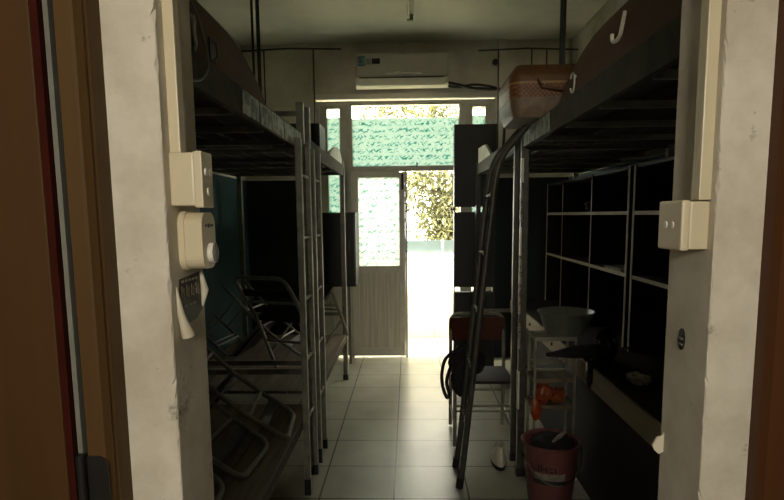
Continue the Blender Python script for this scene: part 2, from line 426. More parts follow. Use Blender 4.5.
# balcony door: left leaf closed
f = MB(); X0, X1 = -.575, -.035
f.box((X0-.007, YB+.02, .02), (X0+.058, YB+.06, 1.945)); f.box((X1-.058, YB+.02, .02), (X1, YB+.06, 1.938))
f.box((X0+.058, YB+.02, 1.885), (X1-.058, YB+.06, 1.945)); f.box((X0+.058, YB+.02, .905), (X1-.058, YB+.06, .975)); f.box((X0+.058, YB+.02, .02), (X1-.058, YB+.06, .10))
dl = struct('door_2', f, M['aluleaf'], origin=(X0, YB, 0)); LOC[dl.name] = Vector((X0, YB, 0))
MB().box((X0+.055, YB+.037, .97), (X1-.055, YB+.041, 1.89)).build('pane', M['filmdoor'], dl)
p = MB().box((X0+.058, YB+.034, .10), (X1-.058, YB+.046, .905)); k = X0+.064
while k < X1-.075: p.box((k, YB+.029, .10), (k+.021, YB+.035, .905)); k += .0262
p.build('ribbed_panel', M['bead'], dl)
MB().box((X1-.035, YB+.0, 1.76), (X1-.012, YB+.02, 1.92), .003).build('bolt', M['black'], dl)
MB().box((X1-.03, YB+.0, .04), (X1-.012, YB+.02, .17), .003).build('bolt', M['alu'], dl)
struct('trim_6', MB().box((-.034, YB+.02, 0), (-.012, YB+.06, 1.945)), M['alu'])

# outside: balcony, balustrade, tree
struct('floor_balcony', MB().box((-3, YB+.12, -.12), (3, 7.12, -.005)), M['outfloor'], origin=(0,6.5,-.12))
pw = struct('wall_balcony', MB().box((-3, 7.0, -.005), (3, 7.12, .99)).box((-3, 6.985, .99), (3, 7.135, 1.03)), M['outwall'], origin=(0,7,0))
LOC[pw.name] = Vector((0,7,0))
sk = MB()
for i in range(5):
    x = .42 + i*.021
    sk.tube([(x, 6.997, .90+.012*(i%2)), (x+.008, 6.997, .93), (x+.017, 6.997, .915), (x+.012, 6.997, .895+.006*i)], .0028, 6)
sk.build('scribble', M['black'], pw)
struct('trim_7', MB().box((-3, 6.985, 0), (3, 7.0, .075)), M['outfloor'], origin=(0,7,0))
bt = thing('balustrade', 'pale blue-grey balustrade panels on top of the white balcony wall', 'railing', (0,7.06,1.03))
for x0, x1 in ((-2.9,-.9), (-.88,.405), (.425,2.4)): MB().box((x0, 7.05, 1.045), (x1, 7.07, 1.19)).build('panel', M['glassrail'], bt)
for x in (-2.92,-.89,.415,2.42): MB().box((x-.012, 7.03, 1.03), (x+.012, 7.09, 1.2)).build('post', M['aclight'], bt)
struct('floor_outside', MB().box((-14, 7.2, -3.3), (14, 30, -3.2)), M['ground'], origin=(0,15,-3.3))
tr = thing('leafy_tree', 'sunlit leafy tree beyond the balcony wall outside the open door', 'tree', (1.6, 10.2, -3.2))
tb = MB().tube([(1.6,10.2,-3.2),(1.55,10.2,-1),(1.45,10.15,.6),(1.5,10.2,2.2),(1.3,10.2,4.2)], [.16,.14,.11,.08,.03], 10)
tb.build('trunk', M['bark'], tr, True)
br = MB(); tips = []
for i in range(26):
    z = random.uniform(.3, 3.6); a = random.uniform(0, 2*PI); L = random.uniform(.8, 1.7)
    s0 = Vector((1.48, 10.18, z)); s1 = s0 + Vector((math.cos(a)*L*.55, math.sin(a)*L*.4, random.uniform(.15,.6)*L*.6)); s2 = s0 + Vector((math.cos(a)*L, math.sin(a)*L*.7, random.uniform(-.1,.8)*L*.7))
    br.tube([s0, s1, s2], [.035,.022,.008], 6); tips += [s1, s2, (s1+s2)/2, s2 + Vector((random.uniform(-.3,.3), random.uniform(-.3,.3), random.uniform(-.4,.3)))]
for (a, b, c) in (((1.48,10.1,1.9),(.8,9.9,2.15),(-.1,9.7,2.1)), ((1.48,10.1,1.0),(.9,9.8,1.75),(.2,9.6,1.95)), ((1.5,10.1,.9),(1.0,9.8,1.2),(.45,9.6,1.45)), ((1.5,10.1,.6),(.9,9.7,.9),(.5,9.5,1.15)), ((1.5,10.1,2.6),(.6,9.9,3.1),(-.6,9.8,3.3))):
    br.tube([a, b, c], [.035,.02,.008], 6)
    A, B, C = Vector(a), Vector(b), Vector(c)
    for t in (.35,.5,.65,.8,.9,1): tips.append(A*(1-t)**2 + B*2*t*(1-t) + C*t*t)
br.build('branch', M['bark'], tr, True)
lf = MB()
for t in tips:
    for k in range(110):
        c = t + Vector((random.gauss(0,.20), random.gauss(0,.2), random.gauss(0,.17)))
        q = Euler((random.uniform(-1.2,1.2), random.uniform(-1.2,1.2), random.uniform(0,2*PI))).to_matrix()
        L = random.uniform(.09,.17); W = L*.36
        ps = [q @ Vector(v) + c for v in ((-L/2,0,0),(0,-W/2,.008),(L/2,0,-.012),(0,W/2,.008))]
        lf.bm.faces.new([lf.bm.verts.new(v) for v in ps])
lo = lf.build('foliage', M['leaf'], tr); lo['kind'] = 'stuff'

# ------------------------------------------------------------------ fixtures
ac = thing('air_conditioner', 'white split air conditioner mounted on the wall above the balcony door', 'air conditioner', (-.05, 5.85, 2.77))
MB().prism([(YB,2.80),(YB,3.10),(5.79,3.10),(5.745,3.07),(5.735,2.86),(5.77,2.80),(5.84,2.775)], 0, -.50, .395).build('body', M['acbody'], ac)
MB().box((-.49, 5.722, 2.872), (.385, 5.737, 3.075), .006).build('front_panel', M['acbody'], ac)
MB().prism([(5.738,2.862),(5.73,2.858),(5.765,2.793),(5.775,2.797)], 0, -.50, .395).build('lower_lip', M['aclight'], ac)
MB().prism([(5.737,2.855),(5.724,2.848),(5.748,2.806),(5.761,2.81)], 0, -.455, .335).build('louver', M['aclight'], ac)  # louvre paler than the body: bounce from the floor put into its colour
MB().box((-.465, 5.722, 2.856), (.345, 5.737, 2.862)).build('outlet_slot', M['acslot'], ac)
en = MB().box((-.475, 5.719, 2.965), (-.402, 5.7225, 3.06)).build('energy_label', M['teal'], ac)
e2 = MB()
for i, (w, z) in enumerate(((.05,3.045),(.03,3.03),(.035,3.018),(.04,3.006),(.045,2.994),(.06,2.972))): e2.box((-.47, 5.7175, z), (-.47+w, 5.7192, z+.006))
e2.build('print', M['black'], en)
MB().box((-.398, 5.719, 2.98), (-.345, 5.7225, 3.035)).build('sticker', M['lampmetal'], ac)
MB().box((-.34, 5.719, 2.985), (-.262, 5.7225, 3.035)).build('display', M['black'], ac)
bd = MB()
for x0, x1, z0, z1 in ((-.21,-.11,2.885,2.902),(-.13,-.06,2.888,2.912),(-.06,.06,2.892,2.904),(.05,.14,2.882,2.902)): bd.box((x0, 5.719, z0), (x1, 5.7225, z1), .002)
bd.build('badge_glint', M['badge_glint'], ac)  # pale strips: a reflection highlight put into the colour
for x in (-.496, .362): MB().box((x, 5.735, 2.80), (x+.03, 5.79, 2.868), .004).build('end_cap', M['aclight'], ac)
ca = MB()
ca.tube(smooth([(.39,5.85,2.83),(.52,5.84,2.80),(.66,5.86,2.77),(.80,5.87,2.765),(.92,5.88,2.74),(.96,5.90,2.5),(.955,5.92,2.2)]), .014, 8)
ca.build('cable', M['black'], ac, True)
MB().tube(smooth([(.39,5.86,2.80),(.50,5.85,2.785),(.64,5.87,2.81),(.78,5.88,2.80),(.95,5.89,2.765),(1.1,5.90,2.76)]), .011, 8).build('cable', M['black'], ac, True)
ac.location.z -= .045
lp = thing('ceiling_light', 'unlit fluorescent tube fitting on the ceiling above the aisle', 'ceiling light', (.02, 4.4, 3.105))
MB().box((.02, 3.8, 3.15), (.058, 5.05, 3.2), .004).build('batten', M['lampmetal'], lp)
MB().tube([(.012,3.85,3.125),(.012,5.01,3.125)], .013, 12).build('tube', M['tube'], lp, True)
MB().box((.0,5.005,3.105),(.052,5.05,3.152), .004).build('end_cap', M['lampmetal'], lp)
MB().box((.0,3.80,3.105),(.052,3.85,3.152), .004).build('end_cap', M['lampmetal'], lp)
tag(MB().tube([(.868,5.95,2.99),(.868,5.925,2.99)], .02, 14).tube([(.868,5.926,2.99),(.868,5.91,2.985)], .03, 14).build('wall_knob', M['black'], None, True), 'small round black fixing on the back wall right of the air conditioner', 'fixing')

# electrical fittings on the doorway reveals
sb = thing('socket_box', 'cream three-hole socket box on the left doorway reveal', 'socket', (JL, .93, 1.515))
MB().box((JL, .932, 1.517), (-.345, .978, 1.602), .003).build('back_box', M['socket'], sb)
fp = MB().box((-.345, .930, 1.514), (-.331, .981, 1.604), .002).build('face_plate', M['socket'], sb)
for dy, dz, t in ((-.010,.012,.5),(.010,.012,-.5),(0,-.02,0)):
    MB().tube([(-.3315, .957+dy, 1.56+dz),(-.3285, .957+dy, 1.56+dz)], .0065, 12).build('pin_hole', M['badge_glint'], fp, True)  # holes drawn pale: their specular glint is in the colour
db = thing('dial_box', 'rounded cream box with a dial on the left reveal below the socket box', 'timer switch', (JL, .95, 1.405))
rr = [(y, z) for cy, cz, a0 in ((1.0,1.485,0),(.977,1.485,PI/2),(.977,1.432,PI),(1.0,1.432,1.5*PI)) for y, z in [(cy+.024*math.cos(a0+i*PI/2/6), cz+.024*math.sin(a0+i*PI/2/6)) for i in range(7)]]
MB().prism(rr, 0, JL, -.375).build('base', M['socket'], db)
r2 = [((y-.9885)*.93+.9885, (z-1.4585)*.95+1.4585) for y, z in rr]
cv = MB().prism(r2, 0, -.375, -.345).build('cover', M['socket'], db)
kn = MB().tube([(-.345,.992,1.437),(-.336,.992,1.437)], .017, 20).build('dial', M['badge_glint'], db, True)
MB().box((-.3365,.9905,1.42),(-.333,.9935,1.454)).build('pointer', M['black'], kn)
mk = MB()
for y, w, hh in ((.925,.006,.004),(.937,.008,.007),(.949,.008,.004),(.958,.005,.004)): mk.box((-.3455, y+.047, 1.484-hh/2), (-.3442, y+.047+w, 1.484+hh/2))
mk.build('mark', M['black'], cv)
s2 = thing('switch_box', 'cream two-hole switch box on the right doorway reveal', 'socket', (JR, .92, 1.44))
MB().box((JR, .928, 1.439), (.445, 1.008, 1.515), .003).build('back_box', M['socket'], s2)
fp = MB().box((.445, .926, 1.437), (.431, 1.011, 1.517), .004).build('face_plate', M['socket'], s2)
for dy in (-.012, .012): MB().tube([(.4315, .968+dy, 1.478),(.429, .968+dy, 1.478)], .0055, 12).build('pin_hole', M['badge_glint'], fp, True)
tag(MB().box((JL, .938, 1.602), (-.367, .962, 2.25), .002).build('cable_trunking', M['socket']), 'cream cable trunking running up from the left socket box', 'trunking')
tag(MB().box((JR, .926, 1.517), (.456, .952, 2.25), .002).build('cable_trunking', M['socket']), 'cream cable trunking running up from the right switch box', 'trunking')
st = thing('sticker', 'torn dark printed sticker with curled white edge below the dial box', 'sticker', (JL, .99, 1.29))
MB().prism([(.935,1.33),(.945,1.395),(1.045,1.40),(1.05,1.335),(1.02,1.318),(.98,1.315)], 0, JL, JL+.0012).build('printed_sheet', M['darklabel'], st)
mk = MB()
for i in range(4):
    y = .952 + i*.022
    mk.box((JL+.0012, y, 1.362), (JL+.0018, y+.004, 1.382)); mk.box((JL+.0012, y, 1.372), (JL+.0018, y+.013, 1.376)); mk.box((JL+.0012, y+.009, 1.36), (JL+.0018, y+.012, 1.378))
for i in range(5): mk.box((JL+.0012, .955+i*.016, 1.388), (JL+.0018, .964+i*.016, 1.392)); 
for i in range(3): mk.box((JL+.0012, .962+i*.02, 1.345), (JL+.0018, .975+i*.02, 1.349))
mk.build('print', M['labelmark'], st)
MB().tube([(JL+.004,.925,1.385),(JL+.007,.930,1.34),(JL+.014,.940,1.30)], [.001,.006,.011], 10).build('curled_edge', M['paper'], st, True)
MB().tube([(JL+.003,1.042,1.40),(JL+.008,1.044,1.365),(JL+.002,1.045,1.335)], [.003,.007,.002], 10).build('curled_corner', M['paper'], st, True)
lk = thing('strike_plate', 'dark oval strike hole set in the right doorway reveal', 'strike plate', (JR, .992, 1.27))
ov = [(.996+.011*math.cos(a), 1.279+.019*math.sin(a)) for a in [i*2*PI/20 for i in range(20)]]
MB().prism(ov, 0, JR, JR-.002).build('plate', M['black'], lk)
MB().box((JR-.0035,.989,1.269),(JR-.002,1.002,1.272)).box((JR-.0035,.989,1.279),(JR-.002,1.002,1.282)).build('tongue', M['lampmetal'], lk)
sc = MB().prism([(JR-.02,1.065),(JR-.012,1.08),(JR-.004,1.082),(JR,1.09),(JR,1.052),(JR-.008,1.048),(JR-.016,1.055)], 1, 1.047, 1.052)
tag(sc.build('paper_scrap', M['paper']), 'torn white paper scrap stuck low on the right doorway edge', 'paper')

# ------------------------------------------------------------------ bunk beds
def bunk(label, s, y0, y1, lower, guard, ladder, grp, tall0, tall1, xin=.585, deck='plank', marks=None):
    xo = 1.50
    t = thing('bunk_bed', label, 'bunk bed', (s*(xin+xo)/2, (y0+y1)/2, 0), grp)
    hx = .02
    for x, y, zt in ((xin,y0,tall0),(xin,y1,tall1),(xo,y0,tall0),(xo,y1,tall1)):
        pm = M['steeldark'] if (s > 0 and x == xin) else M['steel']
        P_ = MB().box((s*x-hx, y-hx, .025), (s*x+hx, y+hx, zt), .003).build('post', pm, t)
        MB().box((s*x-hx-.003, y-hx-.003, 0), (s*x+hx+.003, y+hx+.003, .05)).build('foot', M['black'], P_)
        if s > 0 and x == xin and y == y1 and y1 < 4:
            z = .75
            while z < 1.8:
                hh = random.uniform(.05, .18)
                MB().box((x-hx-.0015, y-hx-.0015, z), (x-hx+random.uniform(.006,.014), y+hx, z+hh)).build('peeled_paint', M['peel' if random.random() < .45 else 'panelgrey'], P_); z += hh + random.choice((.004, .02, .05))
            MB().box((x-hx-.0015, y-hx-.0015, .40), (x-hx+.008, y+hx, .62)).build('peeled_paint', M['panelgrey'], P_)
    # upper level
    MB().box((s*(xin-.012), y0+hx, 1.85), (s*(xin+.012), y1-hx, 1.945), .002).build('side_rail', M['rail'], t)
    MB().box((s*(xo-.012), y0+hx, 1.85), (s*(xo+.012), y1-hx, 1.945), .002).build('side_rail', M['rail'], t)
    for y in (y0, y1):
        MB().box((s*xin+s*hx, y-.012, 1.87), (s*xo-s*hx, y+.012, 1.92)).build('end_bar', M['steel'], t)
        MB().box((s*xin+s*hx, y-.012, min(tall0,tall1)-.07), (s*xo-s*hx, y+.012, min(tall0,tall1)-.045)).build('end_bar', M['steel'], t)
        MB().box((s*xin+s*hx, y-.012, .6), (s*xo-s*hx, y+.012, .63)).build('end_bar', M['steel'], t)
    k = y0 + .33
    while k < y1 - .1:
        MB().box((s*(xin+.012), k-.012, 1.845), (s*(xo-.012), k+.012, 1.868)).build('cross_bar', M['steel'], t); k += .42
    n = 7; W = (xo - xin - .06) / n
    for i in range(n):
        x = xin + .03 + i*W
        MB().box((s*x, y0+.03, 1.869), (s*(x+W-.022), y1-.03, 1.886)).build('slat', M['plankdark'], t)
    if guard:
        ya, yb, pts = guard
        poly = pts
        g = MB().prism(poly, 0, s*(xin-.006), s*(xin+.012)).build('guard_board', guard_mat(grp, s, y0), t)
    if lower:
        MB().box((s*(xin-.012), y0+hx, .36), (s*(xin+.012), y1-hx, .41), .002).build('lower_rail', M['rail'], t)
        MB().box((s*(xo-.012), y0+hx, .36), (s*(xo+.012), y1-hx, .41), .002).build('lower_rail', M['rail'], t)
        n = 5; W = (xo - xin + .02) / n
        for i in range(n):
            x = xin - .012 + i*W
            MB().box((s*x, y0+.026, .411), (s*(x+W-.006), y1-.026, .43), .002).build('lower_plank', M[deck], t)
    if ladder:
        ya, yb, zt = ladder; x = s*(xin-.032)
        L = MB().box((x-.016, ya-.016, .03), (x+.016, ya+.016, zt), .003).build('ladder', M['steel'], t)
        MB().box((x-.016, yb-.016, .03), (x+.016, yb+.016, zt), .003).build('ladder_rail', M['steel'], L)
        MB().box((x-.018, ya-.018, 0), (x+.018, ya+.018, .09)).build('ladder_foot', M['black'], L)
        MB().box((x-.018, yb-.018, 0), (x+.018, yb+.018, .06)).build('ladder_foot', M['black'], L)
        for z in (.41, .735, 1.06, 1.385, 1.71):
            MB().tube([(x, ya+.016, z), (x, yb-.016, z)], .010, 8).build('rung', M['peel'], L, True)
    if marks: marks(t, s, xin)
    return t
def guard_mat(grp, s, y0): return M['guard'] if y0 < 2 else M['panelgrey']
def lmarks(t, s, xin):      # scuffed pale patches on the aisle face of the rail
    x = s*(xin-.0125)
    for a, b in ((2.04,2.26),(2.28,2.46),(2.475,2.70),(2.72,2.93),(2.945,3.13)):
        o = MB().box((x, a, 1.857), (x-s*.0025, b, 1.938)).build('pale_patch', M['railpale'], t); o['label'] = 'scuffed pale patch on the rail'
    x2 = x - s*.0028
    for a, z, w, hh in ((2.07,1.895,.05,.04),(2.15,1.88,.035,.045),(2.31,1.885,.02,.04),(2.34,1.91,.05,.02),(2.41,1.88,.018,.045),(2.5,1.9,.015,.03)):
        MB().box((x2, a, z), (x2-s*.0006, a+w, z+hh)).build('dark_spot', M['gap'], t)
def rmarks(t, s, xin):
    x = s*(xin-.0125)
    for a, b in ((2.60,2.79),(2.80,3.0),(3.02,3.16)):
        o = MB().box((x, a, 1.857), (x-s*.0025, b, 1.938)).build('pale_patch', M['railpale'], t); o['label'] = 'scuffed pale patch on the rail'
def curve_board(y0, y1, z0, z1, end=1, run=.55):
    pts = [(y0, z0), (y1, z0)]
    for i in range(11):
        a = i/10; pts.append((y1 - run*a, z0 + (z1-z0)*math.sin(a*PI/2)**.8))
    pts.append((y0, z1)); return pts
gL = curve_board(1.28, 2.42, 1.948, 2.09)
gR = curve_board(1.28, 2.48, 1.948, 2.095)
gFl = [(4.36,1.85),(4.36,1.975),(4.66,2.045),(4.78,2.06),(4.95,2.05),(5.1,1.99),(5.1,1.85)]
gFr = [(4.5,1.865),(4.5,1.96),(4.78,2.06),(4.93,2.07),(5.25,2.08),(5.25,1.865)]
bunk('nearer left steel bunk bed with tumbled chairs on its lower planks', -1, 1.25, 3.2, True, (0,0,gL), (2.95,3.2,1.89), 'steel bunk beds', 2.11, 2.11, marks=lmarks)
bunk('farther left steel bunk bed by the closed balcony door leaf', -1, 3.40, 5.15, True, (0,0,gFl), (3.36,3.58,1.88), 'steel bunk beds', 2.12, 1.98)
bunk('nearer right steel bunk bed above the pink bucket and desk', 1, 1.25, 3.19, False, (0,0,gR), None, 'steel bunk beds', 2.0, 1.93, xin=.632, marks=rmarks)
bunk('farther right steel bunk bed behind the leaning ladder', 1, 3.40, 5.28, False, (0,0,gFr), None, 'steel bunk beds', 1.93, 1.97, xin=.632)
tag(MB().box((-1.02, 4.02, 1.887), (-.603, 4.28, 2.13), .006).build('storage_box', M['cabinet']), 'dark storage box on the upper deck of the farther left bunk', 'box')

# mosquito net frames over the beds
def net(label, s, y, xa, xb, z, posts, zb):
    t = thing('mosquito_net_stand', label, 'net frame', (s*(xa+xb)/2, y, zb), 'mosquito net frames over the beds')
    MB().tube([(s*xa, y, z), (s*(xa+xb)/2, y, z+.012), (s*xb, y, z-.006)], .008, 8).build('top_rod', M['steeldark'], t, True)
    for x in posts: MB().tube([(s*x, y, z), (s*x, y, zb)], .007, 8).build('upright', M['steeldark'], t, True)
net('thin net frame over the foot of the farther left bunk', -1, 5.15, .57, 1.48, 2.925, (.81, 1.24), 1.92)
net('thin net frame over the foot of the farther right bunk', 1, 5.28, .62, 1.49, 2.925, (.80, 1.09, 1.22), 1.92)
def pole(label, pts):
    t = thing('net_pole', label, 'pole', pts[0][0], 'poles from ceiling to beds')
    for a, b, r in pts: MB().tube([a, b], r, 8).build('rod', M['steeldark'], t, True)
pole('pair of dark poles dropping from the ceiling to the nearer left bunk', [((-.785,3.15,1.887),(-.785,3.15,3.2),.010), ((-.815,3.15,2.17),(-.815,3.15,3.2),.007)])
pole('dark poles dropping from the ceiling behind the woven basket', [((.845,3.32,2.0),(.845,3.32,3.2),.010), ((.862,3.32,2.0),(.862,3.32,3.2),.007)])

# leaning ladder on the right bed
ld = thing('bunk_ladder', 'curved steel ladder hooked over the right bunk rail, leaning into the aisle', 'ladder', (.28, 3.15, 0))
def rail_pts(y): return [(.275,y,.03),(.29,y,.12),(.36,y,.80),(.40,y,1.20),(.437,y,1.55),(.452,y,1.68),(.472,y,1.76),(.505,y,1.825),(.55,y,1.875),(.60,y,1.935),(.632,y,1.968)]
for y in (3.03, 3.29):
    R_ = MB().tube(smooth(rail_pts(y), 3), .017, 12).build('rail', M['steeldark'], ld, True)
    MB().tube([(.272,y,0),(.279,y,.06)], .021, 12).build('foot', M['black'], R_, True)
for z, x in ((.36,.315),(.67,.347),(.98,.378),(1.29,.41),(1.6,.443)):
    MB().tube([(x,3.03,z),(x,3.29,z)], .011, 10).build('rung', M['peel'], ld, True)
    MB().tube([(x,3.052,z),(x,3.095,z)], .0165, 10).build('wrapping', M['panelgrey'], ld, True)

# ------------------------------------------------------------------ chairs
def make_chair(label, seat_m, back_m, frame_m, plate, w=.37):
    t = thing('school_chair', label, 'chair', (0,0,0))
    r = .0125; x = w/2
    # rear frame: legs continuing up into the backrest as one rounded hoop, facing -y
    pts = [(-x, .21, .012), (-x, .19, .42)]
    pts += [(-x, .205, .62), (-x, .225, .74)]
    pts += [(-x+.06-.06*math.cos(a), .23, .75+.06*math.sin(a)) for a in [i*PI/2/5 for i in range(1,6)]]
    pts += [(x-.06+.06*math.sin(a), .23, .75+.06*math.cos(a)) for a in [i*PI/2/5 for i in range(0,5)]]
    pts += [(x, .225, .74), (x, .205, .62), (x, .19, .42), (x, .21, .012)]
    MB().tube(pts, r, 8).build('back_frame', frame_m, t, True)
    for sx in (-1, 1):
        MB().tube([(sx*x, -.19, .012), (sx*x, -.185, .39), (sx*x, -.15, .415), (sx*x, .19, .42)], r, 8).build('leg', frame_m, t, True)
        MB().tube([(sx*x, -.186, .16), (sx*x, .203, .16)], .008, 8).build('stretcher', frame_m, t, True)
    for a, b, q in ((-.186,.28,.009),(.198,.27,.009),(-.186,.245,.007)): MB().tube([(-x, a, b), (x, a, b)], q, 8).build('stretcher', frame_m, t, True)
    MB().box((-x-.005, -.20, .427), (x+.005, .185, .445), .006).build('seat', seat_m, t)
    if plate == 'wide':
        n = 10; P_ = MB(); A = []
        for i in range(n+1):
            u = -1 + 2*i/n; yy = .205 + .022*(1-u*u)*1.0
            A.append((u*(x+.008), yy))
        P_.prism([(a, b) for a, b in A] + [(a, b+.011) for a, b in A[::-1]], 2, .62, .785)
        P_.build('backrest', back_m, t)
    else:
        MB().tube([(-x, .204, .60), (x, .204, .60)], .009, 8).build('crossbar', frame_m, t, True)
        MB().box((-x+.012, .205, .655), (x-.012, .218, .70), .003).build('backrest', back_m, t)
    return t
proto = make_chair('tumbled tube-framed chair on the nearer left lower bunk, third from the doorway', M['chairseat'], M['chairseat'], M['steel'], 'bar')
GR = 'chairs dumped on the left lower bunks'; proto['group'] = GR
def tipped(o, top, alpha, yaw=0):      # tip forward so that the hoop top points into the aisle and down
    a = math.radians(alpha)
    u = Vector((math.cos(a), 0, -math.sin(a))); yv = Vector((math.sin(a), 0, math.cos(a))); xv = yv.cross(u)
    m = Matrix((xv, yv, u)).transposed()
    m = Matrix.Rotation(math.radians(yaw), 3, 'Z') @ m
    o.rotation_euler = m.to_euler()
    o.location = Vector(top) - m @ Vector((0, .23, .81))
spots = [((-.60,2.78,.447),43,6,None),
         ((-.665,2.36,.447),43,-4,'tumbled tube-framed chair on the nearer left lower bunk, second from the doorway'),
         ((-.72,1.95,.447),43,3,'tumbled tube-framed chair on the nearer left lower bunk, closest to the doorway')]
for top, al, yw, lab in spots:
    c = proto if lab is None else copy_tree(proto)
    if lab: c['label'] = lab
    tipped(c, top, al, yw)
c = copy_tree(proto); c['label'] = 'tube-framed chair leaning back with its hoop raised, farther along the left lower bunks'
def lean(o, foot, tilt, az):           # leaning backward by tilt, facing azimuth az
    a = math.radians(tilt); z = math.radians(az); h = Vector((math.cos(z), math.sin(z), 0))
    u = -h*math.sin(a) + Vector((0,0,math.cos(a))); b = -(h*math.cos(a) + Vector((0,0,math.sin(a))))
    m = Matrix((b.cross(u), b, u)).transposed()
    o.rotation_euler = m.to_euler(); o.location = Vector(foot) - m @ Vector((0, .21, 0))
lean(c, (-.74, 3.78, .445), 30, 68)
c = copy_tree(proto); c['label'] = 'dim tumbled chair on the farther left lower bunk, behind the leaning chair'
tipped(c, (-.80, 4.42, .447), 43, -8)
rc = make_chair('metal chair with red-brown backrest standing behind the leaning ladder', M['chairseat'], M['redwood'], M['steel'], 'wide')
rc.location = (.475, 3.765, 0); rc.rotation_euler = (0, 0, 0)

# bag on that chair
bg = thing('shoulder_bag', 'black bag with dangling straps slumped on the chair behind the ladder', 'bag', (.36, 3.68, .445))
MB().blob((.37,3.67,.55), (.115,.085,.105), 3, .2).build('body', M['blackcloth'], bg, True)
MB().blob((.335,3.552,.46), (.075,.022,.11), 5, .15).build('front_pocket', M['blackcloth'], bg, True)
MB().tube(smooth([(.27,3.62,.62),(.225,3.58,.58),(.205,3.55,.50),(.21,3.54,.42),(.235,3.54,.35),(.25,3.545,.37),(.235,3.545,.45),(.255,3.55,.53),(.29,3.60,.59)]), .011, 8).build('strap', M['blackcloth'], bg, True)
MB().tube([(.29,3.62,.63),(.33,3.6,.675),(.40,3.62,.68),(.44,3.65,.63)], .010, 8).build('handle', M['blackcloth'], bg, True)
sh = thing('shoe', 'off-white canvas shoe on the floor by the right bed post', 'shoe', (.535, 3.30, 0))
n = 14; so = MB(); up = MB()
def foot(k, n=24): return [(.535 + .042*k*math.cos(a)*(1 + .12*math.sin(a)), 3.34 + .105*k*math.sin(a)) for a in [i*2*PI/n for i in range(n)]]
so.prism(foot(1), 2, 0, .022); so.build('sole', M['black'], sh)
rings = []
for z, k, sh_y in ((.022,.97,0),(.055,.93,-.004),(.085,.76,-.024),(.115,.56,-.045),(.145,.50,-.052)):
    rings.append([up.bm.verts.new((x, 3.34 + (y-3.34) + sh_y, z)) for x, y in foot(k)])
for A, B in zip(rings, rings[1:]):
    for j in range(24): up.bm.faces.new((A[j], A[(j+1)%24], B[(j+1)%24], B[j]))
up.bm.faces.new(rings[0][::-1]); up.build('upper', M['paper'], sh, True)

# ------------------------------------------------------------------ cabinets
lc = thing('cabinet', 'dark cabinet on thin metal legs behind the farther left bunk', 'cabinet', (-.75, 5.55, 0))
MB().box((-1.0, 5.37, .835), (-.495, 5.75, 1.53), .003).build('body', M['cabinet'], lc)
dd = MB().box((-.99, 5.358, .845), (-.505, 5.372, 1.52), .003).build('door', M['cabinet'], lc)
MB().box((-.56, 5.35, 1.17), (-.55, 5.36, 1.26)).build('handle', M['steeldark'], dd)
for x, y in ((-.985,5.39),(-.985,5.73),(-.60,5.39),(-.60,5.73)): MB().box((x-.012,y-.012,0),(x+.012,y+.012,.836)).build('leg', M['steel'], lc)
tc = thing('locker', 'tall dark three-tier locker with light gaps, standing right of the balcony door', 'locker', (.62, 5.53, 0))
zt = (0.0, .787, 1.553)
for z0, z1 in ((.03, .762), (.812, 1.522), (1.570, 2.325)):
    b_ = MB().box((.43, 5.46, z0), (.82, 5.56, z1), .003).build('tier', M['cabinet'], tc)
    MB().box((.445, 5.452, z0+.02), (.805, 5.462, z1-.02), .002).build('door', M['cabinet'], b_)
for z0, z1 in ((0,.03),(.762,.812),(1.522,1.570)):
    for x in (.70, .80): MB().box((x, 5.48, z0), (x+.02, 5.54, z1)).build('spacer', M['cabinet'], tc)
    
for z in (.0,): pass
kb = MB().tube([(.43,5.5,1.55),(.405,5.5,1.55)], .012, 12).tube([(.408,5.5,1.55),(.395,5.5,1.55)], .022, 12)
kb.build('knob', M['steel'], tc, True)
MB().box((.43,5.48,1.522),(.44,5.54,1.57)).build('spacer', M['cabinet'], tc); MB().box((.43,5.48,.762),(.44,5.54,.812)).build('spacer', M['cabinet'], tc); MB().box((.43,5.48,0),(.45,5.54,.03)).build('spacer', M['cabinet'], tc)

